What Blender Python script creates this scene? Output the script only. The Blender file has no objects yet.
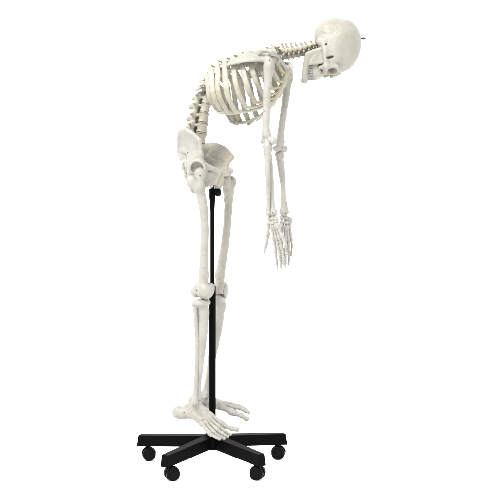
import bpy, math, random
import numpy as np

# ------------------------------------------------------------------ camera, world, lamps, exposure
sc = bpy.context.scene
D = 4.5                 # camera distance to the pole (m)
S = 265.0               # photo pixels per metre at the pole
HZ = 161.0              # photo row of the horizon
CAMZ = 1.147            # camera height above the floor
cam_d = bpy.data.cameras.new("camera")
cam = bpy.data.objects.new("camera", cam_d)
sc.collection.objects.link(cam)
cam.location = (0, -D, CAMZ)
cam.rotation_euler = (math.radians(90), 0, 0)
cam_d.sensor_width = 36.0
cam_d.lens = 36.0 * D / (500.0 / S)
cam_d.shift_y = -(250.0 - HZ) / 500.0
cam_d.clip_end = 500
sc.camera = cam

w = bpy.data.worlds.new("World")
sc.world = w
w.use_nodes = True
bg = w.node_tree.nodes["Background"]
bg.inputs["Color"].default_value = (1.0, 1.0, 1.0, 1)
bg.inputs["Strength"].default_value = 2.72

def area(name, loc, target, size, power, col=(1, 1, 1)):
    l = bpy.data.lights.new(name, 'AREA')
    l.shape = 'DISK'; l.size = size; l.energy = power; l.color = col
    o = bpy.data.objects.new(name, l); sc.collection.objects.link(o)
    o.location = loc
    d = np.array(target, float) - np.array(loc, float)
    from mathutils import Vector
    o.rotation_euler = Vector(d).to_track_quat('-Z', 'Y').to_euler()
    return o
area("key_softbox", (-1.6, -2.2, 4.2), (0, 0, 0.9), 1.5, 340, (1.0, 0.985, 0.955))

sc.view_settings.view_transform = 'Standard'
sc.view_settings.look = 'None'
sc.view_settings.exposure = 0.0
sc.view_settings.gamma = 1.0

# ------------------------------------------------------------------ materials
def nodes_of(name):
    m = bpy.data.materials.new(name); m.use_nodes = True
    nt = m.node_tree
    return m, nt, nt.nodes["Principled BSDF"]

def bone_material(name, c1, c2, rough=0.46, bump=0.5, scale=38.0):
    c1 = tuple(x * 0.79 for x in c1); c2 = tuple(x * 0.77 for x in c2)
    m, nt, b = nodes_of(name)
    tc = nt.nodes.new("ShaderNodeTexCoord")
    n1 = nt.nodes.new("ShaderNodeTexNoise"); n1.inputs["Scale"].default_value = 14; n1.inputs["Detail"].default_value = 6
    r1 = nt.nodes.new("ShaderNodeValToRGB")
    r1.color_ramp.elements[0].position = 0.32; r1.color_ramp.elements[0].color = (*c2, 1)
    r1.color_ramp.elements[1].position = 0.62; r1.color_ramp.elements[1].color = (*c1, 1)
    n2 = nt.nodes.new("ShaderNodeTexNoise"); n2.inputs["Scale"].default_value = scale * 3; n2.inputs["Detail"].default_value = 5
    n3 = nt.nodes.new("ShaderNodeTexNoise"); n3.inputs["Scale"].default_value = scale; n3.inputs["Detail"].default_value = 3
    ad = nt.nodes.new("ShaderNodeMath"); ad.operation = 'ADD'
    bp = nt.nodes.new("ShaderNodeBump"); bp.inputs["Strength"].default_value = bump; bp.inputs["Distance"].default_value = 0.004
    L = nt.links.new
    for n in (n2, n3): L(tc.outputs["Object"], n.inputs["Vector"])
    n4 = nt.nodes.new("ShaderNodeTexNoise"); n4.inputs["Scale"].default_value = 75; n4.inputs["Detail"].default_value = 8; n4.inputs["Roughness"].default_value = 0.65
    r4 = nt.nodes.new("ShaderNodeValToRGB")
    r4.color_ramp.elements[0].position = 0.58; r4.color_ramp.elements[0].color = (0, 0, 0, 1)
    r4.color_ramp.elements[1].position = 0.74; r4.color_ramp.elements[1].color = (1, 1, 1, 1)
    mx = nt.nodes.new("ShaderNodeMix"); mx.data_type = 'RGBA'
    mx.inputs["B"].default_value = (c2[0] * .72, c2[1] * .66, c2[2] * .52, 1)
    oi = nt.nodes.new("ShaderNodeObjectInfo"); va = nt.nodes.new("ShaderNodeVectorMath"); va.operation = 'ADD'
    sc_ = nt.nodes.new("ShaderNodeMath"); sc_.operation = 'MULTIPLY'; sc_.inputs[1].default_value = 9.0
    nt.links.new(oi.outputs["Random"], sc_.inputs[0]); nt.links.new(tc.outputs["Object"], va.inputs[0]); nt.links.new(sc_.outputs[0], va.inputs[1])
    L(va.outputs[0], n1.inputs["Vector"]); L(va.outputs[0], n4.inputs["Vector"]); L(n4.outputs["Fac"], r4.inputs["Fac"]); L(r4.outputs["Color"], mx.inputs["Factor"])
    L(n1.outputs["Fac"], r1.inputs["Fac"]); L(r1.outputs["Color"], mx.inputs["A"]); L(mx.outputs["Result"], b.inputs["Base Color"])
    L(n2.outputs["Fac"], ad.inputs[0]); L(n3.outputs["Fac"], ad.inputs[1])
    L(ad.outputs[0], bp.inputs["Height"]); L(bp.outputs["Normal"], b.inputs["Normal"])
    rr = nt.nodes.new("ShaderNodeMapRange")
    rr.inputs["To Min"].default_value = rough - 0.08; rr.inputs["To Max"].default_value = rough + 0.12
    L(n2.outputs["Fac"], rr.inputs["Value"]); L(rr.outputs["Result"], b.inputs["Roughness"])
    b.inputs["Specular IOR Level"].default_value = 0.35
    return m

def plain_material(name, c, rough, spec=0.5, metal=0.0, bump=0.0, scale=400):
    m, nt, b = nodes_of(name)
    tc = nt.nodes.new("ShaderNodeTexCoord")
    n1 = nt.nodes.new("ShaderNodeTexNoise"); n1.inputs["Scale"].default_value = scale; n1.inputs["Detail"].default_value = 4
    mr = nt.nodes.new("ShaderNodeMapRange"); mr.inputs["To Min"].default_value = rough - 0.06; mr.inputs["To Max"].default_value = rough + 0.08
    bp = nt.nodes.new("ShaderNodeBump"); bp.inputs["Strength"].default_value = bump; bp.inputs["Distance"].default_value = 0.001
    L = nt.links.new
    L(tc.outputs["Object"], n1.inputs["Vector"]); L(n1.outputs["Fac"], mr.inputs["Value"]); L(mr.outputs["Result"], b.inputs["Roughness"])
    L(n1.outputs["Fac"], bp.inputs["Height"]); L(bp.outputs["Normal"], b.inputs["Normal"])
    b.inputs["Base Color"].default_value = (*c, 1); b.inputs["Specular IOR Level"].default_value = spec; b.inputs["Metallic"].default_value = metal
    return m

BONE = bone_material("white_bone_plastic", (0.244, 0.238, 0.216), (0.212, 0.204, 0.175))
SHADE_BONE = bone_material("shade_tinted_bone_plastic", (0.250, 0.238, 0.196), (0.214, 0.199, 0.148))  # same bone, yellower: dimmer, bounced light inside the trunk painted into the colour
CART = bone_material("costal_cartilage", (0.265, 0.235, 0.140), (0.225, 0.175, 0.070))
FAR_SHADE_BONE = bone_material("far_shade_bone_plastic", (0.244, 0.235, 0.203), (0.21, 0.199, 0.16))  # milder tint for far-side bones, their shade put into the base colour
NECK = bone_material("yellowed_bone_plastic", (0.245, 0.23, 0.178), (0.205, 0.184, 0.125))
SKULL = bone_material("skull_bone_plastic", (0.226, 0.219, 0.190), (0.192, 0.183, 0.150), bump=0.28)
PALE = bone_material("pale_cartilage", (0.26, 0.25, 0.205), (0.225, 0.205, 0.15))
DISC = bone_material("disc_rubber", (0.19, 0.185, 0.175), (0.16, 0.15, 0.13))
TOOTH = bone_material("tooth_enamel", (0.195, 0.193, 0.185), (0.16, 0.157, 0.148), rough=0.35, bump=0.1)
BLACK = plain_material("black_powder_coated_steel", (0.0015, 0.0015, 0.0017), 0.5, spec=0.02, bump=0.3, scale=900)
RUBBER = plain_material("black_caster_plastic", (0.0014, 0.0014, 0.0016), 0.45, spec=0.045, bump=0.1)
STEEL = plain_material("steel", (0.25, 0.25, 0.25), 0.35, metal=1.0, bump=0.05)
DARKSTEEL = plain_material("dark_steel", (0.05, 0.05, 0.05), 0.4, metal=0.6, bump=0.05)
FLOOR = plain_material("white_paper_sweep", (0.96, 0.96, 0.96), 0.9, spec=0.0, bump=0.05, scale=60)

# ------------------------------------------------------------------ helpers
def P(px, py, d=0.0):
    k = (D + d) / D
    return np.array([(px - 250.0) / S * k, d, CAMZ + (HZ - py) / S * k])
def V(*a): return np.array(a, float)
def unit(v): v = np.asarray(v, float); return v / np.linalg.norm(v)
ORIG = {}
def mk(name, verts, faces, mat, parent=None, smooth=True):
    verts = np.asarray(verts, float)
    c = (verts.min(0) + verts.max(0)) / 2
    me = bpy.data.meshes.new(name)
    me.from_pydata((verts - c).tolist(), [], faces if isinstance(faces, list) else faces.tolist())
    me.update()
    if smooth: me.polygons.foreach_set("use_smooth", [True] * len(me.polygons))
    me.materials.append(mat)
    o = bpy.data.objects.new(name, me); sc.collection.objects.link(o)
    ORIG[o.name] = c
    if parent is not None:
        o.parent = parent; o.location = c - ORIG[parent.name]
    else:
        o.location = c
    return o
def empty(name, loc, label, cat):
    o = bpy.data.objects.new(name, None); sc.collection.objects.link(o)
    o.location = loc; o.empty_display_size = 0.1
    o["label"] = label; o["category"] = cat
    ORIG[o.name] = np.array(loc, float)
    return o

def catmull(pts, n):
    pts = np.asarray(pts, float)
    if len(pts) == 2: return np.array([pts[0] + (pts[1] - pts[0]) * t for t in np.linspace(0, 1, n)])
    p = np.vstack([2 * pts[0] - pts[1], pts, 2 * pts[-1] - pts[-2]])
    m = len(pts) - 1
    out = []
    for t in np.linspace(0, m, n):
        i = min(int(t), m - 1); u = t - i
        a, b, c, d = p[i], p[i + 1], p[i + 2], p[i + 3]
        out.append(0.5 * (2 * b + (c - a) * u + (2 * a - 5 * b + 4 * c - d) * u * u + (3 * b - a - 3 * c + d) * u ** 3))
    return np.array(out)

_rs = np.random.RandomState(5)
def sweep(pts, rw, rt, normal, n=24, seg=12, jit=0.0):
    """tube along pts; rw half-width across (in tangent x normal), rt half-thickness along normal; lists are interpolated; round ends"""
    c = catmull(pts, n)
    t = np.gradient(c, axis=0); t /= np.linalg.norm(t, axis=1)[:, None]
    s = np.linspace(0, 1, n)
    rw = np.interp(s, np.linspace(0, 1, len(rw)), rw); rt = np.interp(s, np.linspace(0, 1, len(rt)), rt)
    if jit:
        m_ = max(4, n // 4)
        rw = rw * (1 + jit * np.interp(s, np.linspace(0, 1, m_), _rs.normal(size=m_))); rt = rt * (1 + jit * np.interp(s, np.linspace(0, 1, m_), _rs.normal(size=m_)))
        c = c + jit * .012 * np.stack([np.interp(s, np.linspace(0, 1, m_), _rs.normal(size=m_) * (np.arange(m_) % (m_ - 1) > 0)) for _ in range(3)], 1)
    N = np.asarray(normal, float)
    N = np.tile(N, (n, 1)) if N.ndim == 1 else catmull(N, n)
    N = N - (N * t).sum(1)[:, None] * t; N /= np.linalg.norm(N, axis=1)[:, None]
    B = np.cross(t, N)
    rings = []
    def cap(i, sgn):
        r = min(rw[i], rt[i]); out = []
        for a in (1.35, 0.9, 0.45):
            out.append((c[i] + sgn * t[i] * r * math.sin(a), math.cos(a)))
        return out
    a = np.linspace(0, 2 * math.pi, seg, endpoint=False)
    def ring(i, cc, k): return cc + np.outer(np.cos(a), B[i]) * rw[i] * k + np.outer(np.sin(a), N[i]) * rt[i] * k
    for cc, k in cap(0, -1): rings.append(ring(0, cc, k))
    for i in range(n): rings.append(ring(i, c[i], 1))
    for cc, k in cap(n - 1, 1)[::-1]: rings.append(ring(n - 1, cc, k))
    v = np.vstack(rings); f = []
    R = len(rings)
    for i in range(R - 1):
        for j in range(seg):
            j2 = (j + 1) % seg
            f.append((i * seg + j, (i + 1) * seg + j, (i + 1) * seg + j2, i * seg + j2))
    f.append(tuple(range(seg))); f.append(tuple((R - 1) * seg + j for j in range(seg))[::-1])
    return v, f

def join(parts):
    vs, fs, o = [], [], 0
    for v, f in parts:
        vs.append(np.asarray(v)); fs += [tuple(int(i) + o for i in q) for q in f]; o += len(v)
    return np.vstack(vs), fs

# ---- signed-distance bones: smooth unions of anatomical primitives, meshed with surface nets
def smin(a, b, k):
    if k <= 0: return np.minimum(a, b)
    h = np.clip(0.5 + 0.5 * (b - a) / k, 0, 1)
    return b + (a - b) * h - k * h * (1 - h)
class Bone:
    def __init__(s): s.ops = []; s.lo = np.full(3, 1e9); s.hi = np.full(3, -1e9)
    def _bb(s, p, r):
        p = np.atleast_2d(p); s.lo = np.minimum(s.lo, p.min(0) - r); s.hi = np.maximum(s.hi, p.max(0) + r)
    def rc(s, a, b, ra, rb=None, k=0.01, flat=None, fs=1.0, sub=False):
        a = np.asarray(a, float); b = np.asarray(b, float); rb = ra if rb is None else rb
        fl = None if flat is None else unit(flat)
        def f(p):
            q = p - a; ba = b - a
            if fl is not None:
                q = q + np.outer(q @ fl, fl) * (1 / fs - 1); ba = ba + fl * (ba @ fl) * (1 / fs - 1)
            h = np.clip((q @ ba) / max(ba @ ba, 1e-12), 0, 1)
            return np.linalg.norm(q - np.outer(h, ba), axis=1) - (ra + (rb - ra) * h)
        if not sub: s._bb([a, b], max(ra, rb))
        s.ops.append((f, k, sub)); return s
    def ell(s, c, r, k=0.01, R=None, sub=False):
        c = np.asarray(c, float); r = np.asarray(r, float)
        R = np.eye(3) if R is None else np.array([unit(x) for x in R])     # rows = axes
        def f(p):
            q = (p - c) @ R.T
            k0 = np.linalg.norm(q / r, axis=1); k1 = np.linalg.norm(q / (r * r), axis=1)
            return k0 * (k0 - 1) / np.maximum(k1, 1e-9)
        if not sub: s._bb(c, r.max())
        s.ops.append((f, k, sub)); return s
    def path(s, pts, rad, k=0.006, flat=None, fs=1.0, n=None):
        n = n or len(pts) * 3
        c = catmull(pts, n); r = np.interp(np.linspace(0, 1, n), np.linspace(0, 1, len(rad)), rad)
        fns = []
        for i in range(n - 1):
            t = Bone().rc(c[i], c[i + 1], r[i], r[i + 1], 0, flat, fs); fns.append(t.ops[0][0])
        def f(p):
            d = fns[0](p)
            for g in fns[1:]: d = np.minimum(d, g(p))
            return d
        s._bb(c, r.max()); s.ops.append((f, k, False)); return s
    def tri(s, a, b, c, r, k=0.006):
        a, b, c = (np.asarray(x, float) for x in (a, b, c))
        ba, cb, ac = b - a, c - b, a - c; nor = np.cross(ba, ac)
        r3 = r if isinstance(r, (tuple, list)) else (r, r, r)
        n2 = nor @ nor
        def f(p):
            pa, pb, pc = p - a, p - b, p - c
            def ed(v, q):
                h = np.clip((q @ v) / (v @ v), 0, 1); e = np.outer(h, v) - q
                return (e * e).sum(1)
            ins = (np.sign(pa @ np.cross(ba, nor)) + np.sign(pb @ np.cross(cb, nor)) + np.sign(pc @ np.cross(ac, nor))) < 2
            d = np.where(ins, np.minimum(np.minimum(ed(ba, pa), ed(cb, pb)), ed(ac, pc)), (pa @ nor) ** 2 / n2)
            d = np.sqrt(d)
            # barycentric thickness
            wA = np.clip(np.cross(cb, -pb) @ -nor / n2, 0, 1) if False else None
            if r3[0] == r3[1] == r3[2]: return d - r3[0]
            v0, v1 = ba, c - a
            d00, d01, d11 = v0 @ v0, v0 @ v1, v1 @ v1; d20, d21 = pa @ v0, pa @ v1
            den = d00 * d11 - d01 * d01
            vv = np.clip((d11 * d20 - d01 * d21) / den, 0, 1); ww = np.clip((d00 * d21 - d01 * d20) / den, 0, 1)
            uu = np.clip(1 - vv - ww, 0, 1); ss = uu + vv + ww
            return d - (uu * r3[0] + vv * r3[1] + ww * r3[2]) / ss
        s._bb([a, b, c], max(r3)); s.ops.append((f, k, False)); return s
    def patch(s, grid, r, k=0.006):
        grid = np.asarray(grid); U, W = grid.shape[:2]; T_ = []
        for i in range(U - 1):
            for j in range(W - 1):
                for t in ((grid[i, j], grid[i + 1, j], grid[i + 1, j + 1]), (grid[i, j], grid[i + 1, j + 1], grid[i, j + 1])):
                    if np.linalg.norm(np.cross(t[1] - t[0], t[2] - t[0])) > 1e-9:
                        T_.append((Bone().tri(*t, 0.0).ops[0][0], np.min(t, 0), np.max(t, 0)))
        allp = grid.reshape(-1, 3); lo, hi = allp.min(0), allp.max(0)
        def f(p):
            far = np.linalg.norm(np.maximum(np.maximum(lo - p, p - hi), 0), axis=1)
            d = np.full(len(p), 1.0)
            for g, a, b in T_:
                q = np.maximum(np.maximum(a - p, p - b), 0); m = (q * q).sum(1) < d * d
                if m.any(): d[m] = np.minimum(d[m], g(p[m]))
            return np.maximum(d, far) - r
        s._bb(allp, r); s.ops.append((f, k, False)); return s
    def cyl(s, fn, lo, hi, k=0.01):
        s._bb([lo, hi], 0); s.ops.append((fn, k, False)); return s
    def ev(s, p):
        d = None
        for f, k, sub in s.ops:
            e = f(p)
            if d is None: d = e
            elif sub: d = -smin(-d, e, k)
            else: d = smin(d, e, k)
        return d
    def mesh(s, h, noise=0.0, nscale=0.02, seed=0):
        lo = s.lo - 3 * h; hi = s.hi + 3 * h
        n = np.ceil((hi - lo) / h).astype(int) + 1
        B = 8
        nb = np.ceil(n / B).astype(int); n = nb * B
        rng = np.random.RandomState(seed)
        ks = np.vstack([rng.normal(size=(7, 3)) / nscale, rng.normal(size=(6, 3)) / (nscale * .35)]); ph = rng.uniform(0, 6.28, 13)
        bi = np.stack(np.meshgrid(*[np.arange(k) for k in nb], indexing='ij'), -1).reshape(-1, 3)
        d0 = s.ev(lo + h * (bi * B + (B - 1) / 2))
        act = np.abs(d0) < h * B * 0.87 * 1.9 + noise * 3
        F = np.empty((len(bi), B ** 3), np.float32); F[:] = d0[:, None]
        off = np.stack(np.meshgrid(*[np.arange(B)] * 3, indexing='ij'), -1).reshape(-1, 3)
        ai = np.nonzero(act)[0]
        for c0 in range(0, len(ai), 600):
            sel = ai[c0:c0 + 600]
            g = (lo + h * (bi[sel][:, None, :] * B + off[None])).reshape(-1, 3)
            d = s.ev(g)
            if noise > 0:
                m = np.abs(d) < 4 * h + noise * 4
                gm = g[m]
                nz = sum(np.sin(gm @ ks[j] + ph[j]) * (1 if j < 7 else .4) for j in range(13)) / 3.0
                d[m] += noise * nz
            F[sel] = d.reshape(len(sel), -1)
        f = F.reshape(*nb, B, B, B).transpose(0, 3, 1, 4, 2, 5).reshape(n)
        return surface_nets(f, lo, h)
def surface_nets(f, lo, h):
    ins = f < 0
    n = np.array(f.shape)
    cs = np.stack([ins[dx:n[0] - 1 + dx, dy:n[1] - 1 + dy, dz:n[2] - 1 + dz] for dx in (0, 1) for dy in (0, 1) for dz in (0, 1)], 0)
    cnt = cs.sum(0); act = (cnt > 0) & (cnt < 8)
    idx = np.full(act.shape, -1, np.int64); cells = np.argwhere(act); idx[act] = np.arange(len(cells))
    acc = np.zeros((len(cells), 3)); num = np.zeros(len(cells))
    corners = [(dx, dy, dz) for dx in (0, 1) for dy in (0, 1) for dz in (0, 1)]
    val = {c: f[cells[:, 0] + c[0], cells[:, 1] + c[1], cells[:, 2] + c[2]] for c in corners}
    for a in corners:
        for k in range(3):
            if a[k]: continue
            b = list(a); b[k] = 1; b = tuple(b)
            va, vb = val[a], val[b]; m = (va < 0) != (vb < 0)
            t = np.where(m, va / np.where(m, va - vb, 1), 0)
            pt = np.tile(np.array(a, float), (len(cells), 1)); pt[:, k] = t
            acc[m] += pt[m]; num[m] += 1
    verts = lo + h * (cells + acc / num[:, None])
    faces = []
    for k in range(3):
        u, v = (k + 1) % 3, (k + 2) % 3
        sl0 = [slice(None)] * 3; sl1 = [slice(None)] * 3
        sl0[k] = slice(0, n[k] - 1); sl1[k] = slice(1, n[k])
        ch = ins[tuple(sl0)] != ins[tuple(sl1)]
        e = np.argwhere(ch); e = e[(e[:, u] > 0) & (e[:, v] > 0) & (e[:, u] < n[u] - 1) & (e[:, v] < n[v] - 1)]
        inside = ins[e[:, 0], e[:, 1], e[:, 2]]
        def cell(du, dv):
            c = e.copy(); c[:, u] -= du; c[:, v] -= dv
            return idx[c[:, 0], c[:, 1], c[:, 2]]
        q = np.stack([cell(1, 1), cell(0, 1), cell(0, 0), cell(1, 0)], 1)
        q[~inside] = q[~inside][:, ::-1]
        faces.append(q)
    fc = np.vstack(faces)
    for lam in (.5, -.47, .5, -.47):
        a_ = np.zeros_like(verts); w_ = np.zeros(len(verts))
        for i in range(4):
            for j_ in (1, 3):
                for c_ in range(3): a_[:, c_] += np.bincount(fc[:, i], verts[fc[:, (i + j_) % 4], c_], len(verts))
                w_ += np.bincount(fc[:, i], minlength=len(verts))
        verts = verts + lam * (a_ / np.maximum(w_, 1)[:, None] - verts)
    return verts, fc

def sdf(name, bone, h, mat, parent, noise=0.0, nscale=0.02, seed=1):
    v, f = bone.mesh(h, noise, nscale, seed)
    return mk(name, v, f, mat, parent)

def frame(o, X, Y, Z, s=0.01):
    """local centimetres -> world metres"""
    X, Y, Z = unit(X), unit(Y), unit(Z)
    return lambda x, y, z: o + (X * x + Y * y + Z * z) * s
def place(v, o, X, Y, Z, s=0.01):
    M = np.array([unit(X), unit(Y), unit(Z)])
    return o + (np.asarray(v) @ M) * s

# ------------------------------------------------------------------ the setting: white paper sweep that fills the background
fl = mk("floor", [(-40, -40, 0), (40, -40, 0), (40, 40, 0), (-40, 40, 0)], [(0, 1, 2, 3)], FLOOR, None, False)
fl["kind"] = "structure"

# ------------------------------------------------------------------ the stand
BASE = P(212.4, 434, 0); BASE[2] = 0
stand = empty("rolling_stand", BASE, "black steel pole stand on a five-legged caster base, carrying the skeleton", "stand")
cx = BASE[0]
def lathe(prof, c, seg=40, axis=2):
    a = np.linspace(0, 2 * math.pi, seg, endpoint=False); v = []
    for r, z in prof:
        for t in a:
            q = [r * math.cos(t), r * math.sin(t), z]
            if axis == 0: q = [q[2], q[0], q[1]]
            if axis == 1: q = [q[1], q[2], q[0]]
            v.append(q)
    f = []
    for i in range(len(prof) - 1):
        for j in range(seg):
            j2 = (j + 1) % seg
            f.append((i * seg + j, i * seg + j2, (i + 1) * seg + j2, (i + 1) * seg + j))
    f.append(tuple(range(seg))[::-1]); f.append(tuple((len(prof) - 1) * seg + j for j in range(seg)))
    return np.array(v) + np.asarray(c), f
def zof(py, d=0): return P(0, py, d)[2]
def add_mod(o, wd, seg=3):
    b = o.modifiers.new("bevel", 'BEVEL'); b.width = wd; b.segments = seg; b.limit_method = 'ANGLE'; b.angle_limit = math.radians(35)
# pole: wide lower tube, narrow telescopic upper tube
zl = zof(286); zt = zof(189)
pole = mk("pole", *lathe([(0.0128, 0.10), (0.0128, zl - .002), (0.0122, zl), (0.0084, zl + .0005), (0.0078, zl + .006), (0.0078, zt - .09),
      (0.0098, zt - .05), (0.0118, zt - .03), (0.0118, zt - .001), (0.0108, zt), (0.006, zt + .0004)], (cx, 0, 0)), BLACK, stand)
add_mod(pole, 0.001, 2)
rod = mk("support_rod", *lathe([(0.0055, zt - .01), (0.0055, zt + .05), (0.004, zt + .052)], (cx + .0015, .0, 0), 16), STEEL, stand)
kc = P(216.4, 192.4, -.004)
knob_prof = [(0.0035, -.016), (0.0035, -.006), (0.009, -.0055)]
kv = []
kn = 40
v1, f1 = lathe([(0.0038, -.019), (0.0038, -.0043), (0.007, -.004), (0.0108, -.0015), (0.0126, .002), (0.0128, .005), (0.0112, .0085), (0.007, .011), (0.002, .0118)], (0, 0, 0), kn, axis=0)
v1 = np.where(v1[:, :1] > -.0045, v1 * V(1.6, 1.2, 1.2) + V(.002, 0, 0), v1)
for i in range(len(v1)):
    j = i % kn
    if i >= 2 * kn and (j // 2) % 2: v1[i, 1:] *= 0.93
knob = mk("clamp_knob", v1 + kc + V(-.002, 0, 0), f1, RUBBER, stand)
# hub
hub = mk("hub", *lathe([(0.046, .066), (0.049, .068), (0.049, .100), (0.044, .112), (0.030, .1165), (0.024, .120), (0.0215, .136), (0.019, .139), (0.013, .1395)], (cx, 0, 0), 48), BLACK, stand)
add_mod(hub, 0.002, 2)
for k in range(5):
    th = math.radians(92.5 + 72 * k)
    u = V(math.cos(th), math.sin(th), 0); n = V(-math.sin(th), math.cos(th), 0)
    def A(r, s, z): return V(cx, 0, 0) + u * r + n * s + V(0, 0, z)
    # inverted channel: top plate, two flanges and a slanting end, with real thickness
    t = 0.0025
    w0, w1 = 0.021, 0.0145
    prof_out = [(-1, .051), (-1, .101), (1, .101), (1, .051)]
    vs, fs = [], []
    for r, ww, zb, zt_ in ((0.03, w0, .071, .1125), (0.2930, w1, .0545, .0972)):
        e = 0.006 if r > .2 else 0
        vs += [A(r + e, -ww - .002, zb), A(r, -ww, zt_), A(r, ww, zt_), A(r + e, ww + .002, zb),
               A(r + e - 2 * t * (r > .2), ww + .002 - t, zb), A(r - 2 * t * (r > .2), ww - t, zt_ - t), A(r - 2 * t * (r > .2), -ww + t, zt_ - t), A(r + e - 2 * t * (r > .2), -ww - .002 + t, zb)]
    for i in range(8):
        j = (i + 1) % 8
        fs.append((i, j, 8 + j, 8 + i))
    fs += [(8, 9, 10, 11), (15, 14, 13, 12), (8, 11, 12, 15), (0, 7, 6, 1), (1, 6, 5, 2), (2, 5, 4, 3)]
    fs[-6] = (11, 10, 9, 8); 
    arm = mk("base_leg", vs, [tuple(q) for q in fs], BLACK, stand, False)
    import bmesh
    bm = bmesh.new(); bm.from_mesh(arm.data); bmesh.ops.recalc_face_normals(bm, faces=bm.faces); bm.to_mesh(arm.data); bm.free()
    add_mod(arm, 0.003, 3)
    # twin wheel caster, each turned its own way
    rot = [0.2, 0.22, 0.42, -0.34, -0.15][k]
    cc = A(0.262, 0, 0) + V(math.cos(rot), math.sin(rot), 0) * .006
    a2 = V(-math.sin(rot), math.cos(rot), 0); a1 = V(math.cos(rot), math.sin(rot), 0)
    def T(v): v = np.asarray(v); return cc + np.outer(v[:, 0], a2) + np.outer(v[:, 1], a1) + np.outer(v[:, 2], V(0, 0, 1))
    parts = []
    # hood: half shell over the wheels, and the stem that goes into the leg
    ang = np.linspace(math.radians(5), math.radians(175), 16)
    hv, hf = [], []
    for a in ang:
        for (rr, x) in ((0.0255, -.0035), (0.0255, .0035), (0.0285, .0035), (0.0285, -.0035)):
            hv.append((x, rr * math.cos(a), .0255 + (rr - .0015) * math.sin(a)))
    for i in range(15):
        for j in range(4):
            hf.append((i * 4 + j, i * 4 + (j + 1) % 4, i * 4 + 4 + (j + 1) % 4, i * 4 + 4 + j))
    hf += [(3, 2, 1, 0), (60, 61, 62, 63)]
    parts.append((hv, hf))
    v_, f_ = lathe([(0.0075, .048), (0.0075, .058), (0.0055, .060), (0.0055, .094)], (0, -.006, 0), 16); parts.append((v_, f_))
    v_, f_ = lathe([(0.005, -.022), (0.005, .022)], (0, 0, .0255), 12, 0); parts.append((v_, f_))
    jv, jf = join(parts)
    cas = mk("caster", T(jv), jf, RUBBER, stand)
    for sx in (-1, 1):
        v_, f_ = lathe([(0.006, .0045), (0.0235, .0048), (0.0255, .0075), (0.0255, .016), (0.0245, .0195), (0.021, .0215), (0.0195, .0205), (0.012, .0207), (0.010, .0225), (0.004, .023)], (0, 0, 0), 36, 0)
        v_ = v_ * V(sx, 1, 1) + V(0, 0, .0257)
        if sx < 0: f_ = [q[::-1] for q in f_]
        mk("wheel", T(v_), f_, RUBBER, cas)

# ------------------------------------------------------------------ the skeleton
ROOT = P(209, 430, 0); ROOT[2] = zof(437, -.1)
skel = empty("human_skeleton", ROOT, "life-size ivory plastic human skeleton bending forward with arms hanging straight down", "skeleton")
cm = 0.01

# --- skull
HO = P(326, 48.6, 0.0)
hf_ = unit(V(0.20, -0.14, -0.97)); hl0 = V(0.05, 0.97, -0.15)
hl = unit(hl0 - hf_ * (hl0 @ hf_)); hu = np.cross(hf_, hl)
HS = 1.09 * cm
def build_local(bone, h, o, X, Y, Z, s, noise=0, nscale=1.0, seed=1):
    v, f = bone.mesh(h, noise, nscale, seed)
    v = place(v, o, X, Y, Z, s)
    if np.linalg.det(np.array([unit(X), unit(Y), unit(Z)])) < 0: f = f[:, ::-1]
    return v, f
b = Bone()
b.ell((-0.9, 0, 4.7), (8.8, 6.9, 7.6), 0)
b.ell((3.6, 0, 4.0), (5.5, 5.6, 5.5), 2.0)
b.ell((-4.9, 0, 2.6), (4.8, 5.7, 5.4), 2.0)
b.ell((-2.2, 0, 7.2), (6.0, 6.2, 5.0), 2.0)
b.ell((-2.5, 0, -0.6), (4.5, 4.2, 2.0), 1.5)
b.ell((3.0, 0, -1.0), (3.5, 3.6, 2.4), 1.5)
b.ell((7.2, 0, -1.2), (2.2, 2.6, 3.6), 1.2)
for s in (-1, 1):
    b.rc((9.1, 0.8 * s, 2.5), (8.2, 4.7 * s, 2.2), 0.65, 0.6, 0.8)          # brow ridge
    b.rc((8.1, 4.8 * s, 2.2), (7.3, 5.1 * s, -1.2), 0.55, 0.75, 0.7)        # lateral orbital margin
    b.rc((7.3, 5.1 * s, -1.6), (8.6, 3.0 * s, -2.2), 0.95, 0.8, 0.8)        # zygoma body
    b.rc((7.3, 5.1 * s, -1.5), (7.0, 4.0 * s, -3.6), 0.7, 0.6, 0.8)
    b.path([(7.0, 5.4 * s, -1.5), (5.0, 6.05 * s, -1.35), (2.6, 6.3 * s, -1.0), (0.4, 6.0 * s, -0.5)], (0.8, 0.62, 0.62, 0.8), 0.7, (0, 1, 0), 0.6)
    b.ell((2.0, 4.8 * s, 1.4), (4.6, 1.6, 3.4), 1.4)
    b.ell((3.2, 4.2 * s, -1.8), (2.6, 0.6, 2.2), 1.0)
    b.ell((-1.8, 4.9 * s, -1.2), (1.5, 1.1, 1.8), 1.4)                      # mastoid
    b.rc((9.3, 0.9 * s, 1.4), (8.9, 1.5 * s, -2.0), 0.5, 0.6, 0.5)          # frontal process of maxilla
    b.rc((-7.2, 0.6 * s, 0.3), (-4.5, 5.0 * s, 0.6), 0.4, 0.4, 0.9)         # nuchal line
b.ell((7.0, 0, -4.5), (2.8, 3.1, 2.4), 0.8)
for s in (-1, 1): b.rc((5.2, 2.7 * s, -4.6), (8.4, 1.8 * s, -4.4), 1.0, 1.1, .8)                                  # maxilla
b.path([(4.4, 2.8, -5.5), (6.8, 2.6, -5.7), (8.9, 1.5, -5.75), (9.6, 0, -5.75), (8.9, -1.5, -5.75), (6.8, -2.6, -5.7), (4.4, -2.8, -5.5)], (0.62,), 0.6)
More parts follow.
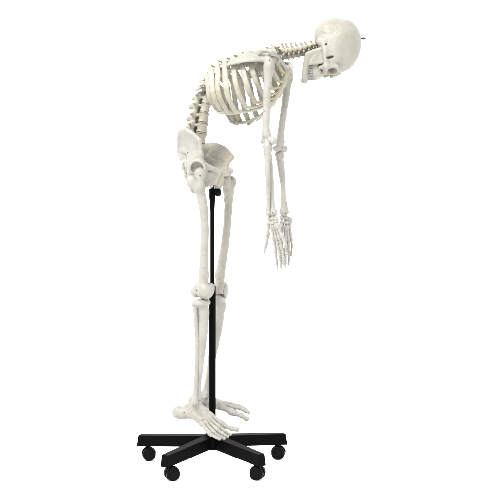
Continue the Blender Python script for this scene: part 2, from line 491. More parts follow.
for s in (-1, 1):
    b.ell((8.4, 2.95 * s, 0.35), (4.0, 1.65, 1.35), 0.35, [(0.97, 0.2 * s, 0), (-.2 * s, .97, 0), (0, 0, 1)], sub=True)     # orbit
    b.ell((4.6, 6.3 * s, -0.6), (2.4, 1.15, 3.6), 0.5, sub=True) if False else None
    b.ell((4.5, 6.0 * s, 0.35), (0.40, 1.7, 1.4), 0.25, sub=True)
    b.ell((5.3, 4.9 * s, -4.7), (0.7, 1.0, 0.8), 0.3, sub=True)             # temporal fossa behind the zygoma
    b.ell((0.0, 6.9 * s, -0.1), (0.42, 1.4, 0.5), 0.2, sub=True)              # ear hole
    b.rc((9.2, 0.55 * s, -1.4), (9.4, 0.85 * s, -2.9), 0.5, 0.75, 0.25, sub=True)  # nasal aperture
b.ell((9.6, 0, -2.6), (1.0, 0.7, 1.0), 0.3, sub=True)
b.path([(9.3, 0, 2.4), (9.6, 0, 1.2), (10.1, 0, -0.2)], (0.9, 0.75, 0.6), 0.5, (0, 1, 0), .8)
b.ell((5.5, 0, -6.6), (3.6, 1.9, 1.3), 0.5, sub=True)                        # palate
b.ell((-1.8, 0, -2.4), (1.7, 1.5, 1.3), 0.4, sub=True)                       # foramen magnum
v, f = build_local(b, 0.15, HO, hf_, hl, hu, HS, 0.035, 1.2, 3)
skull = mk("skull", v, f, SKULL, skel)
def tooth_row(z, pts, hgt, parent):
    c = catmull(pts, 17); parts = []
    t = np.gradient(c, axis=0)
    for i in range(16):
        p = (c[i] + c[i + 1]) / 2; tt = unit(t[i]); o_ = np.cross(tt, V(0, 0, 1))
        big = 1.0 if i in (0, 1, 2, 13, 14, 15) else 0.62
        wd = np.linalg.norm(c[i + 1] - c[i]) * 0.49
        vv, ff = sweep([p + V(0, 0, -hgt), p, p + V(0, 0, hgt)], [wd * .82, wd, wd * .9], [0.3 * big, 0.45 * big, 0.40 * big], o_, 7, 10)
        parts.append((place(vv, HO, hf_, hl, hu, HS), ff))
    return mk("teeth", *join(parts), TOOTH, parent)
ARC = [(4.2, 2.9, 0), (6.8, 2.65, 0), (8.9, 1.6, 0), (9.6, 0, 0), (8.9, -1.6, 0), (6.8, -2.65, 0), (4.2, -2.9, 0)]
tooth_row(0, [(x + .15, y * 1.03, -6.45) for x, y, z in ARC], .75, skull)
# jaw (hinged on its own)
j = Bone()
for s in (-1, 1):
    j.path([(0.9, 5.2 * s, -0.7), (1.0, 5.1 * s, -2.6), (1.3, 4.8 * s, -5.5), (1.9, 4.55 * s, -7.0)], (0.6, 0.55, 0.75, 0.7), 0.4)
    j.tri((1.1, 5.0 * s, -2.4), (1.5, 4.7 * s, -6.9), (5.1, 4.3 * s, -6.6), 0.42, 0.9)
    j.tri((1.1, 5.0 * s, -2.4), (5.1, 4.3 * s, -6.6), (5.6, 4.8 * s, -1.9), 0.38, 0.8)
    j.tri((5.1, 4.3 * s, -6.6), (5.7, 4.5 * s, -4.2), (5.6, 4.8 * s, -1.9), 0.22, 0.3)
    j.tri((0.9, 5.2 * s, -0.9), (5.2, 4.9 * s, -1.2), (1.1, 5.0 * s, -2.4), 0.34, 0.4)
    j.tri((5.2, 4.9 * s, -1.2), (5.5, 4.8 * s, -2.2), (1.1, 5.0 * s, -2.4), 0.34, 0.4)
    j.path([(1.7, 4.6 * s, -7.0), (4.0, 4.1 * s, -7.8), (6.8, 3.0 * s, -8.9), (8.8, 1.5 * s, -9.6), (9.3, 0, -9.7)], (0.85, 1.0, 0.95, 0.92, 0.95), 0.5)
    j.path([(4.0, 4.0 * s, -7.3), (6.8, 2.7 * s, -8.45), (8.6, 1.4 * s, -8.8), (9.1, 0, -8.8)], (0.7, 0.62, 0.6, 0.55), 0.6)
j.ell((9.6, 0, -9.7), (0.9, 1.2, 0.75), 0.7)
v, f = build_local(j, 0.13, HO, hf_, hl, hu, HS, 0.03, 1.0, 5)
jaw = mk("jaw", v, f, SKULL, skel)
tooth_row(0, [(x - .15, y * .99, -7.65) for x, y, z in ARC], .48, jaw)
# hanging bolt in the crown
ht = P(361.0, 38.2, 0)
hx = unit(V(1, 0, 0.0))
v, f = lathe([(0.003, -.02), (0.003, .006), (0.0055, .0065), (0.0055, .010), (0.0028, .0105), (0.0028, .017), (0.001, .018)], (0, 0, 0), 16, 0)
mk("hanging_bolt", v + ht, f, DARKSTEEL, skull)

# --- torso frame
TO = P(281, 55, 0)
TL = unit(V(0.24, 0.95, -0.18))
TA = V(0.88, 0, 0.47); TA = unit(TA - TL * (TA @ TL))
TN = np.cross(TL, TA)
if TN[2] > 0: TN = -TN
T = frame(TO, TL, TN, TA)          # lateral (left +), ventral, cranial in cm

# --- vertebrae
def endplate_body(ap, lat, hgt, c=(0, 0, 0)):
    c = np.asarray(c, float)
    def fn(p):
        q = p - c
        z = np.clip(q[:, 2] / hgt, -1, 1)
        k = 0.86 + 0.14 * z * z
        x = q[:, 0] / (ap * k); y = q[:, 1] / (lat * k)
        rr = np.sqrt(x * x + y * y); dr = (rr - 1) * min(ap, lat) * k
        dz = np.abs(q[:, 2]) - hgt
        rd = 0.22
        a = np.maximum(dr + rd, 0); bb = np.maximum(dz + rd, 0)
        return np.sqrt(a * a + bb * bb) + np.minimum(np.maximum(dr + rd, dz + rd), 0) - rd
    return fn
def vertebra(kind):
    b = Bone()
    if kind == 'lumbar':
        b.cyl(endplate_body(1.75, 2.35, 1.5), (-1.9, -2.5, -1.6), (1.9, 2.5, 1.6))
        for s in (-1, 1):
            b.rc((-1.3, 1.3 * s, .6), (-2.9, 1.5 * s, .4), .62, .6, .4)
            b.rc((-2.8, 1.4 * s, .4), (-3.3, 3.9 * s, .7), .62, .42, .4, (0, 0, 1), 1.2)
            b.rc((-2.8, 1.8 * s, 1.75), (-3.3, 1.5 * s, -1.9), .92, .85, .4)
            b.rc((-3.1, 1.3 * s, .2), (-4.0, .1 * s, -.4), .6, .55, .4)
        b.rc((-3.6, 0, -.1), (-5.7, 0, -.7), 1.0, 1.15, .5, (0, 1, 0), .45)
        b.ell((-6.2, 0, -1.1), (.55, .5, .8), .4)
    elif kind == 'thoracic':
        b.cyl(endplate_body(1.4, 1.5, 1.08), (-1.5, -1.7, -1.2), (1.5, 1.7, 1.2))
        for s in (-1, 1):
            b.rc((-1.0, .9 * s, .4), (-2.2, 1.1 * s, .3), .5, .5, .3)
            b.rc((-2.2, 1.1 * s, .3), (-3.2, 3.1 * s, .6), .5, .5, .4)
            b.rc((-2.3, 1.1 * s, 1.1), (-2.6, 1.0 * s, -1.1), .45, .42, .4)
            b.rc((-2.4, 1.0 * s, .2), (-3.2, .0 * s, -.3), .5, .5, .4)
        b.rc((-3.0, 0, -.2), (-5.4, 0, -2.4), .6, .42, .4, (0, 1, 0), .6)
    else:
        b.cyl(endplate_body(.85, 1.15, .75), (-1, -1.3, -.8), (1, 1.3, .8))
        for s in (-1, 1):
            b.rc((-.5, .9 * s, 0), (-1.2, 1.9 * s, -.1), .42, .45, .3)
            b.rc((-1.1, 1.8 * s, .6), (-1.6, 1.9 * s, -.6), .66, .62, .22)
            b.rc((-1.5, 1.7 * s, 0), (-2.2, .1 * s, -.2), .45, .45, .3)
            b.rc((-.2, 1.3 * s, -.1), (.1, 2.3 * s, -.35), .5, .42, .3)
            b.rc((-2.2, 0, -.2), (-4.0, .4 * s, -.7), .6, .42, .3, (0, 0, 1), .9)
    return b.mesh(0.13, 0.05, 0.7, 9)
VM = {k: vertebra(k) for k in ('lumbar', 'thoracic', 'cervical')}
LUM = [(200.6, 138.2), (202.2, 127.8), (203.8, 117.5), (205.4, 108), (207.0, 100)]
THO = [(209.3, 92.6), (212.4, 86), (217, 80), (222.5, 75.2), (229, 71.2), (236, 68), (243, 65.3), (250, 63), (257, 61), (264, 59.2), (271, 57.6), (277.6, 56.2)]
CER = [(284, 56.6), (289.3, 56.0), (294.6, 55.2), (299.8, 54.2), (304.8, 53), (309.8, 51.6), (315, 50)]
ALL = LUM + THO + CER
C = np.array([P(x, y, 0.0) for x, y in ALL])
tan = np.gradient(C, axis=0)
VL = unit(V(0.45, 0.87, -.2))
VPOS = {}
for i, c in enumerate(C):
    kind = 'lumbar' if i < 5 else 'thoracic' if i < 17 else 'cervical'
    Z = unit(tan[i])
    tt = min(1, i / 9.0)
    L0 = unit(VL * (1 - tt) + TL * tt)
    if kind == 'cervical': L0 = unit(V(.1, .97, -.2))
    L_ = unit(L0 - Z * (L0 @ Z)); X = np.cross(L_, Z)
    v, f = VM[kind]
    sp = np.linalg.norm(tan[i])
    ref = {'lumbar': 3.55, 'thoracic': 2.62, 'cervical': 1.98}[kind] * cm
    s = cm * {'lumbar': [1.02, 1.0, .98, .95, .92], 'thoracic': [.98, .97, .96, .94, .92, .9, .88, .86, .86, .86, .88, .9], 'cervical': [1.18, 1.14, 1.1, 1.08, 1.08, 1.1, 1.1]}[kind][i if i < 5 else i - 5 if i < 17 else i - 17]
    rj = np.random.RandomState(100 + i)
    jp = (1 + .22 * (rj.rand() - .5)); bk = v[:, 0] < -1.2
    vv = v.copy()
    if kind == 'lumbar': vv[:, :2] *= 1.10
    vv[bk, 0] = -1.2 + (vv[bk, 0] + 1.2) * jp; vv[bk, 2] += (vv[bk, 0] + 1.2) * .22 * (rj.rand() - .5); vv = vv * s; vv[:, 2] *= (sp / ref) / (s / cm)
    if kind == 'cervical' and i == 23: vv[:, 1] *= 1.35; vv[:, 0] *= .8
    M = np.array([X, L_, Z])
    mk(kind + "_vertebra", c + vv @ M, f, NECK if kind == "cervical" else SHADE_BONE, skel)
    VPOS[i] = (c, X, L_, Z)
    if i < 23:
        n = C[i + 1] - c; m_ = (c + C[i + 1]) / 2; Z2 = unit(n); L2 = unit(L_ - Z2 * (L_ @ Z2)); X2 = np.cross(L2, Z2)
        ra, rl, th = {'lumbar': (1.84, 2.4, .26), 'thoracic': (1.3, 1.4, .24), 'cervical': (.8, 1.0, .25)}[kind]
        dv, df = lathe([(.6, -th), (.97, -th), (1.0, -th * .4), (1.0, th * .4), (.97, th), (.6, th)], (0, 0, 0), 28)
        dv = dv * V(ra, rl, 1) * s
        mk("disc", m_ + dv @ np.array([X2, L2, Z2]), df, DISC, skel)

# --- ribs and costal cartilage
HWID = [5.4, 8.2, 10.2, 11.5, 12.3, 12.8, 13.1, 13.1, 12.8, 12.0, 10.6, 8.4]
END = [(3.9, 6.6, -2.4), (5.4, 9.6, -5.4), (6.8, 11.8, -8.8), (7.8, 13.2, -12.4), (8.8, 14.2, -16.2), (9.8, 14.4, -20.2), (10.8, 14.0, -24.2), (11.4, 12.4, -27.0), (11.4, 11.0, -28.7), (10.8, 9.2, -29.9), (10.6, 2.2, -29.0), (7.8, -2.6, -29.4)]
_ST = lambda y, z: (y + .8, z * .78 + 1.8)
STN = [(x, *_ST(y, z)) for x, y, z in [(2.3, 7.2, -4.6), (1.9, 9.2, -7.6), (1.9, 10.6, -10.4), (1.9, 11.9, -13.0), (1.8, 13.0, -15.4), (1.6, 13.8, -17.2), (1.1, 14.4, -18.6)]]
RIBEND = {}
for r in range(12):
    c, X, L_, Z = VPOS[16 - r]
    # vertebra in torso coordinates
    def toT(p): q = (p - TO) / cm; return V(q @ TL, q @ TN, q @ TA)
    vc = toT(c); vx = V(X @ TL, X @ TN, X @ TA); vz = V(Z @ TL, Z @ TN, Z @ TA)
    for s in (-1, 1):
        e = V(END[r][0] * s, END[r][1] - (1.3 if s > 0 and 6 < r < 10 else 0), END[r][2]); W = HWID[r]
        k = W / 12.5
        lat = V(s, 0, 0)
        head = vc + lat * 1.5 - vx * .9 + vz * .6
        tub = vc + lat * 3.0 * (.6 + .4 * k) - vx * 2.6 + vz * .2
        ang = vc + lat * 6.2 * k - vx * (2.9 if r < 7 else 3.9) - vz * (.6 + 0.9 * k)
        if r < 10:
            drop = (e - vc)
            m1 = vc + lat * W * .86 + drop * V(0, .08, .28) - vx * .6 + V(0, 0, 0)
            m2 = vc + lat * W + drop * V(0, .40, .60)
            m3 = vc + lat * (W * .97 if r > 0 else W * .93) + drop * V(0, .72, .88)
            pts = [head, tub, ang, m1, m2, m3, e]
        elif r == 10:
            pts = [head, tub, ang, vc + lat * 9.0 + (e - vc) * V(0, .35, .55), e]
        else:
            pts = [head, tub, ang, e]
        pts = [T(*p) for p in pts]
        ax = TO + (TN * 5 - TA * 12) * cm
        c_axis = np.array([T(0, vc[1] + 5, (vc[2] + e[2]) / 2) for _ in pts])
        nrm = np.array([unit(p - q) for p, q in zip(pts, c_axis)])
        wd = [0.0055, 0.0055, 0.0088, 0.0106, 0.0104, 0.0102, 0.0092] if r else [0.005, 0.006, 0.008, 0.009, 0.0085, 0.009]
        if r > 9: wd = [0.0052, 0.0058, 0.0068, 0.0068, 0.0048]
        th = [0.0045, 0.0042, 0.0038, 0.0033, 0.0031, 0.0031, 0.0038]
        v, f = sweep(pts, wd, th, nrm, 44, 14, .07)
        mk("rib", v, f, SHADE_BONE, skel)
        RIBEND[(r, s)] = e
CURVE = {}
for s in (-1, 1):
    for r in range(10):
        e = RIBEND[(r, s)]
        if r < 7:
            t = V(STN[r][0] * s, STN[r][1], STN[r][2])
            mid = (e + t) / 2 + V(.3 * s, .15, -.2 - .4 * max(0, r - 2))
            pts = [e, mid, t]
        else:
            t = CURVE[(r - 1, s)][{7: 12, 8: 9, 9: 8}[r]] + V(.2 * s, -.1, -.45)
            mid = (e + t) / 2 + V(.4 * s, .35, -.7)
            pts = [e, mid, t]
        CURVE[(r, s)] = catmull(pts, 20)
        v, f = sweep([T(*p) for p in pts], [.0076, .0070, .0068], [.0046, .0046, .0048], TN, 20, 12, .08)
        mk("costal_cartilage", v, f, CART if r < 5 else PALE, skel)
# --- sternum
b = Bone()
b.tri(T(2.6, *_ST(6.6, -3.9)), T(-2.6, *_ST(6.6, -3.9)), T(0, *_ST(9.0, -7.6)), .0062, .008)
b.rc(T(2.0, *_ST(7.0, -4.2)), T(1.2, *_ST(8.8, -7.4)), .006, .006, .008); b.rc(T(-2.0, *_ST(7.0, -4.2)), T(-1.2, *_ST(8.8, -7.4)), .006, .006, .008)
b.path([T(0, *_ST(9.0, -7.6)), T(0, *_ST(11.6, -12.6)), T(0, *_ST(14.0, -17.6))], (.014, .016, .018), .006, TN, .36)
b.path([T(0, *_ST(14.0, -17.6)), T(0, *_ST(14.6, -19.6)), T(0, *_ST(14.5, -21.2))], (.010, .008, .004), .006, TN, .45)
sdf("sternum", b, .0016, NECK, skel, .0003, .01)
# --- clavicles, scapulae
SC = {-1: dict(G=(266.5, 59.5, -.145), SA=(262, 50.5, -.080), IA=(227.5, 65.0, -.135), MB=(245, 53.6, -.085), LB=(248, 60.5, -.150), SP0=(249, 52.0, -.085), SP1=(257, 50.0, -.112), AC0=(265, 50.5, -.155), AC1=(270.5, 51.0, -.182), AC2=(273, 54.5, -.178), CO=(275.5, 58.5, -.125), CO2=(279, 61.0, -.130), CL=(274, 53.0, -.170), CM=(279.0, 58.0, -.115), CM2=(285, 67.5, -.055), ST=(287.0, 72.0, -.025)),
      1: dict(G=(283.0, 70.0, .150), SA=(270, 57.0, .085), IA=(243, 78.0, .120), MB=(256, 63.0, .075), LB=(262, 75.5, .140), SP0=(258, 61.0, .075), SP1=(268, 58.5, .115), AC0=(280, 62.0, .165), AC1=(288, 64.0, .185), AC2=(291, 68.0, .175), CO=(288.5, 73.0, .130), CO2=(291, 77.0, .130), CL=(290, 66.0, .165), CM=(291.0, 68.5, .11), CM2=(291, 72.5, .06), ST=(289.0, 75.0, .022))}
for s in (-1, 1):
    K = {k: P(*q) for k, q in SC[s].items()}
    v, f = sweep([K['ST'], K['CM2'], K['CM'], K['CL']], [.0105, .0070, .0066, .0100], [.0095, .0066, .0062, .0065], TA, 30, 14)
    mk("clavicle", v, f, FAR_SHADE_BONE if s > 0 else BONE, skel)
    b = Bone()
    G, SA, IA, MB, LB = K['G'], K['SA'], K['IA'], K['MB'], K['LB']
    b.tri(SA, MB, G, (.0030, .0030, .006), .003); b.tri(MB, IA, LB, .0028, .003); b.tri(MB, LB, G, (.0028, .004, .007), .003)
    b.path([SA, MB, IA], (.004, .004, .005), .003); b.path([IA, LB, G], (.005, .0055, .008), .005)
    b.ell(G, (.013, .013, .017), .006, [TL, TN, TA])
    b.path([K['SP0'], K['SP1'], K['AC0']], (.004, .0055, .008), .004)
    b.tri(K['SP0'], K['AC0'], (MB * .5 + G * .5), .003, .004)
    b.path([K['AC0'], K['AC1'], K['AC2']], (.009, .0115, .009), .005, V(0, 0, 1), .7)
    b.path([G, K['CO'], K['CO2']], (.010, .0085, .0065), .005)
    sdf("scapula", b, .0018, BONE if s < 0 else FAR_SHADE_BONE, skel, .0004, .012)

# --- arms
def humerus(pts, head_c, elbow, lat, fwd, mat, cap=True):
    b = Bone()
    b.ell(head_c, (.0225, .0235, .0225), 0)
    b.ell(pts[0] + unit(lat) * .006, (.018, .018, .024), .012)
    b.path(pts, (.0190, .0150, .0132, .0126, .0132, .0165), .010)
    ax = unit(lat)
    b.rc(pts[-1], elbow, .0125, .010, .012, fwd, .7)
    b.rc(elbow - ax * .024, elbow + ax * .022, .0105, .0118, .010)
    b.rc(elbow + ax * .002, elbow + ax * .024, .0128, .0135, .006)
    b.ell(elbow - ax * .010, (.009, .0145, .0145), .006, [ax, fwd, np.cross(ax, fwd)])
    return b
dn, df_ = -0.16, 0.16
nf = unit(V(.85, -.5, 0)); nl = unit(V(-.25, -.95, 0))
EN = P(268.2, 140.8, dn)
b = humerus([P(268.6, 67, dn), P(267.8, 82, dn), P(266.6, 98, dn), P(266.2, 114, dn), P(265.9, 127, dn), P(266.4, 135, dn)], P(269.6, 60, dn + .012), EN, V(.75, -.66, -.02), V(.66, .75, 0), BONE)
sdf("humerus", b, .0018, BONE, skel, .0005, .02, 2)
EF = P(279.8, 148.8, df_)
b = humerus([P(287.8, 77, df_), P(286.8, 88, df_), P(285.0, 103, df_), P(283.0, 118, df_), P(281.2, 132, df_), P(280.4, 142, df_)], P(287.4, 71.5, df_ - .01), EF, V(.75, .66, -.02), V(.6, -.75, 0), BONE)
sdf("humerus", b, .0018, BONE, skel, .0005, .02, 3)
def forearm(el, wr, side, uoff, roff, wu, wrd, mat):
    """ulna with its hook behind the elbow, radius with its round head"""
    ax = unit(wr - el)
    u0 = el + uoff; u1 = wr + wu
    b = Bone()
    b.path([u0, u0 + (u1 - u0) * .12 + V(0, 0, 0), u0 + (u1 - u0) * .4 - unit(roff) * .004, u0 + (u1 - u0) * .8, u1], (.0145, .0125, .0085, .0068, .0088), .008)
    b.rc(u0 + V(0, 0, .002), u0 - unit(uoff + V(1e-6, 0, 0)) * .002 + V(0, 0, .022), .0125, .010, .008)
    b.ell(u1 - ax * -.004, (.0095, .0095, .009), .005)
    b.rc(u1, u1 + ax * .010, .004, .003, .003)
    sdf("ulna", b, .0016, mat, skel, .0004, .015, 4)
    r0 = el + roff; r1 = wr + wrd
    b = Bone()
    b.rc(r0, r0 + ax * .008, .0118, .0115, .002)
    b.path([r0 + ax * .008, r0 + ax * .022, r0 + ax * .042, r0 + (r1 - r0) * .5 + unit(roff) * .006, r0 + (r1 - r0) * .85, r1], (.0085, .0075, .0095, .0085, .0095, .015), .005)
    b.rc(r0 + ax * .035 - unit(roff) * .004, r0 + ax * .05 - unit(roff) * .004, .007, .005, .006)
    b.ell(r1 - ax * .004, (.017, .0125, .012), .008)
    b.rc(r1 + unit(roff) * .009, r1 + unit(roff) * .009 + ax * .010, .006, .004, .005)
    sdf("radius", b, .0016, mat, skel, .0004, .015, 5)
WN = P(271.2, 213.5, dn - .01); WF = P(284.4, 212.5, df_ - .01)
forearm(EN + V(0, 0, -.022), WN, -1, V(-.004, -.012, 0), V(.005, .015, 0), V(-.011, -.006, .004), V(.006, .008, 0), BONE)
forearm(EF + V(0, 0, -.022), WF, 1, V(-.003, .012, 0), V(.005, -.012, 0), V(.007, .010, .004), V(-.002, -.008, 0), BONE)
def digit(name, a, b_, r0, rm, r1, up, parent, mat, n=14):
    r0, rm, r1 = r0 * 1.2, rm * 1.28, r1 * 1.2
    v, f = sweep([a, b_], [r0, r0 * .93, rm, rm, rm * 1.02, r1 * .95, r1], [r0 * .9, r0 * .85, rm * .9, rm * .88, rm * .92, r1 * .9, r1 * .9], up, n, 10)
    return mk(name, v, f, mat, parent)
def hand(carp, fingers, up, mat):
    b = Bone()
    for c, r in carp: b.ell(c, np.array((1.12, 1.1, 1.02)) * r, .0018)
    h = sdf("hand", b, .0011, mat, skel, .0006, .006, 6)
    for fi, F in enumerate(fingers):
        for i in range(len(F) - 1):
            a, e = F[i], F[i + 1]; dd = unit(e - a)
            if i == 0: digit("metacarpal", a + dd * .003, e - dd * .006, .0066, .0040, .0068, up, h, mat)
            else:
                last = i == len(F) - 2
                q = (.0062, .0042, .0054) if i == 1 else (.0054, .0036, .0044)
                if last: q = (.0050, .0030, .0034)
                digit("phalanx", a + dd * .0035, e - dd * (.0045 if not last else .001), *q, up, h, mat)
    return h
def pts(lst): return [P(*q) for q in lst]
n_ = dn - .01
near_f = [pts([(269.0, 224, n_ + .01), (267.4, 236.5, n_ + .02), (265.9, 245.5, n_ + .025), (264.0, 253, n_ + .028)]),
          pts([(271.4, 225.5, n_ - .005), (274.4, 240.8, n_ - .012), (276.0, 254, n_ - .018), (277.0, 262, n_ - .012), (277.8, 268.3, n_ - .004)]),
          pts([(273.2, 225.5, n_ - .012), (277.6, 241.5, n_ - .024), (279.8, 254.5, n_ - .034), (280.8, 262, n_ - .03), (281.2, 268, n_ - .022)]),
          pts([(275.0, 225, n_ - .018), (280.6, 240.6, n_ - .034), (283.0, 251.5, n_ - .046), (283.6, 259, n_ - .044), (283.4, 264.5, n_ - .036)]),
          pts([(276.4, 224, n_ - .024), (283.2, 238.6, n_ - .044), (285.6, 246.5, n_ - .056), (286.4, 252, n_ - .055), (286.4, 256.8, n_ - .048)])]
carp_n = [(P(269.4, 218.6, n_ + .006), .0085), (P(272.4, 218.4, n_), .0090), (P(275.2, 218.8, n_ - .008), .0085), (P(269.2, 222.6, n_ + .008), .0080), (P(271.6, 223, n_ + .001), .0075), (P(273.6, 223.2, n_ - .006), .0085), (P(276.2, 222.4, n_ - .014), .0085), (P(276.9, 219.2, n_ - .012), .006)]
hand(carp_n, near_f, V(.3, -.9, .1), BONE)
q_ = df_ - .01
far_f = [pts([(281.0, 224, q_ - .02), (278.6, 234.5, q_ - .045), (277.2, 243, q_ - .06), (276.6, 250, q_ - .066)]),
         pts([(283.0, 225, q_ - .004), (281.6, 241, q_ - .010), (281.4, 252.5, q_ - .016), (281.4, 259.5, q_ - .014), (281.2, 265, q_ - .010)]),
         pts([(285.2, 225.5, q_), (285.2, 242, q_), (285.4, 254.5, q_), (285.4, 262, q_), (285.2, 267, q_)]),
         pts([(287.2, 225, q_ + .004), (288.2, 241.5, q_ + .010), (288.6, 252.5, q_ + .014), (288.8, 259.5, q_ + .014), (288.4, 264.6, q_ + .012)]),
         pts([(289.0, 224, q_ + .010), (291.2, 239, q_ + .020), (291.9, 246.4, q_ + .026), (291.6, 251.4, q_ + .026), (290.8, 255.8, q_ + .024)])]
carp_f = [(P(282.2, 217.6, q_ - .006), .0088), (P(285.2, 217.6, q_), .0092), (P(288.2, 218.6, q_ + .006), .0085), (P(281.6, 222, q_ - .010), .0080), (P(284.0, 222.4, q_ - .002), .0075), (P(286.4, 222.6, q_ + .002), .0088), (P(289.6, 221.8, q_ + .010), .0085), (P(291.2, 219.6, q_ + .010), .006)]
hand(carp_f, far_f, V(.1, -.95, .1), BONE)

# --- pelvis
HN = P(195.8, 166.8, -.066); HF = P(222.6, 176.5, .066)
PM = (HN + HF) / 2
PL = unit(HF - HN)
PF0 = unit(np.cross(PL, V(0, 0, 1)))
PU0 = np.cross(PF0, PL)
if PU0[2] < 0: PU0 = -PU0
if PF0[0] < 0: PF0 = -PF0
TILT = math.radians(8)
PU = PU0 * math.cos(TILT) - PF0 * math.sin(TILT); PF = PF0 * math.cos(TILT) + PU0 * math.sin(TILT)
PSC = 1.06 * cm
Q = frame(PM, PF, PL, PU, PSC)
hipw = np.linalg.norm(HF - HN) / 2 / PSC
for s in (-1, 1):
    q = (lambda x, y, z, s=s: Q(x, y * s, z))
    b = Bone()
    ac = q(1.2 if s < 0 else -.2, hipw, -.45 if s < 0 else .2)
    lf, fo = (.97, 0) if s < 0 else (.80, -.7)
    w_ = (lambda x, y, z: q(x + fo, y * lf, z))
    ASIS, TUB, CT, CB, PSIS, PIIS = w_(4.2, 12.2, 8.2), w_(1.2, 13.6, 11.2), w_(-3.0, 12.8, 12.8), w_(-7.0, 9.4, 12.2), w_(-10.2, 4.8, 8.2), w_(-9.0, 5.2, 5.0)
    if s > 0: ASIS, TUB, CT, CB = w_(3.5, 12.0, 7.4), w_(-1.2, 13.0, 11.6), w_(-6.0, 11.8, 13.6), w_(-8.6, 9.0, 12.4)
    AIIS = w_(3.6 if s < 0 else 1.4, 10.4, 3.8); SI = q(-5.6, 6.0, 7.0); NOT = q(-5.8, 6.6, 3.6); TOPA = q(-.6, 8.8, 2.4)
    border = catmull([AIIS, (AIIS + ASIS) / 2 - (TUB - AIIS) * .05, ASIS, TUB, CT, CB, PSIS, PIIS, NOT], 19)
    base = catmull([q(1.6, hipw, 1.8), TOPA, q(-2.6, 7.8, 2.0)], 19)
    bul = unit(np.cross(CT - TOPA, ASIS - TOPA)); bul = bul * np.sign(bul @ PL) * s        # points out of the body
    grid = [[base[i] + (border[i] - base[i]) * t - bul * .013 * math.sin(math.pi * t) * math.sin(math.pi * (i + 1.5) / 21) for t in np.linspace(0, 1, 7)] for i in range(19)]
    b.patch(grid, .0042, 0)
    b.rc(q(0, hipw - .4, 1.0), (AIIS + TOPA) / 2, .020, .009, .022)
    b.rc(q(-1.5, hipw - .8, 1.0), (SI + TOPA) / 2, .020, .008, .024)
    b.rc((SI * .6 + TOPA * .4), SI, .007, .009, .012); b.rc(SI, PSIS, .008, .007, .012)
    b.path([ASIS, TUB, CT, CB, PSIS, PIIS], (.0068, .0080, .0066, .0062, .0078, .007), .010)
    b.path([ASIS, (AIIS + ASIS) / 2 - (TUB - AIIS) * .05, AIIS], (.0065, .005, .0075), .006)
    b.path([AIIS, q(3.0, 9.0, 1.8)], (.0075, .010), .010)
    b.ell(ac, (.032, .032, .032), .010)
    tz = -7.6 if s < 0 else -4.8
    b.path([q(2.0, 7.4, .6), q(4.0, 4.2, -.2), q(4.8, 1.4, -1.2)], (.015, .0105, .011), .010)          # superior ramus
    b.path([q(4.9, .7, -.9), q(4.3, .7, -2.4), q(3.2, .8, -4.4)], (.0085, .0085, .0075), .006)           # symphysis face
    b.path([q(3.2, 1.0, -4.4), q(1.6, 3.0, -5.4), q(-.8, 5.4, tz + .3)], (.010, .0085, .012), .009)        # ischiopubic ramus
    b.path([q(-2.6, 7.0, -.8), q(-3.2, 6.9, -4.2), q(-1.8, 6.2, tz)], (.016, .0125, .0155), .012)       # ischium
    b.path([NOT, q(-5.0, 6.6, 1.0), q(-5.4, 5.8, -.8)], (.0085, .010, .005), .008)
    b.tri(q(4.3, .9, -2.2), q(2.0, 7.0, -1.6), q(.6, 4.6, -6.2), .0035, .008)
    out = unit(q(2.0, 8.6, -2.2) - q(0, 0, 0))
    b.ell(ac + (q(.7, 2.6, -1.3) - q(0, 0, 0)), (.0345, .0345, .0345), .004, sub=True)
    lip = unit(q(.7, 2.6, -1.3) - q(0, 0, 0)); l1 = unit(np.cross(lip, PU)); l2 = np.cross(l1, lip)
    ring = [ac + lip * .012 + (l1 * math.cos(t) + l2 * math.sin(t)) * .0285 for t in np.linspace(-.9, 3.7, 14)]
    b.path(ring, (.004, .0052, .0052, .005, .004), .006, n=26)                     # socket
    sdf("hip_bone", b, .0018, BONE if s < 0 else SHADE_BONE, skel, .0005, .02, 7)
    # small screw on the ilium
b = Bone()
S1 = P(199.6, 145.8, .0)
sx = [S1, Q(-7.6, 0, 5.6), Q(-9.6, 0, 2.6), Q(-9.2, 0, -.8), Q(-7.8, 0, -2.6)]
sw = [4.3, 3.7, 2.8, 1.8, .8]
LQ = PL * PSC
b.rc(S1 - LQ * 1.6, S1 + LQ * 1.6, .016, .016, .01)
for i in range(4):
    a_, c_ = sx[i], sx[i + 1]
    A0, A1, B0, B1 = a_ - LQ * sw[i], a_ + LQ * sw[i], c_ - LQ * sw[i + 1], c_ + LQ * sw[i + 1]
    b.tri(A0, A1, B0, .0085 - .001 * i, .008); b.tri(A1, B1, B0, .0085 - .001 * i, .008)
    b.rc(a_ - PF * .012, c_ - PF * .010, .006, .005, .006)
for i in (1, 2):
    for s in (-1, 1):
        for t in (.1, .75):
            p = sx[i] * (1 - t) + sx[i + 1] * t + LQ * s * 1.7
            b.rc(p - PF * .03, p + PF * .03, .0035, .0035, .003, sub=True)
sdf("sacrum", b, .0018, SHADE_BONE, skel, .0005, .015, 8)
v, f = sweep([Q(5.0, -.25, -1.0), Q(4.4, -.1, -2.6), Q(3.3, 0, -4.4)], [.004, .0045, .004], [.008, .008, .007], PF, 10, 12)
mk("pubic_disc", v, f, CART, skel)

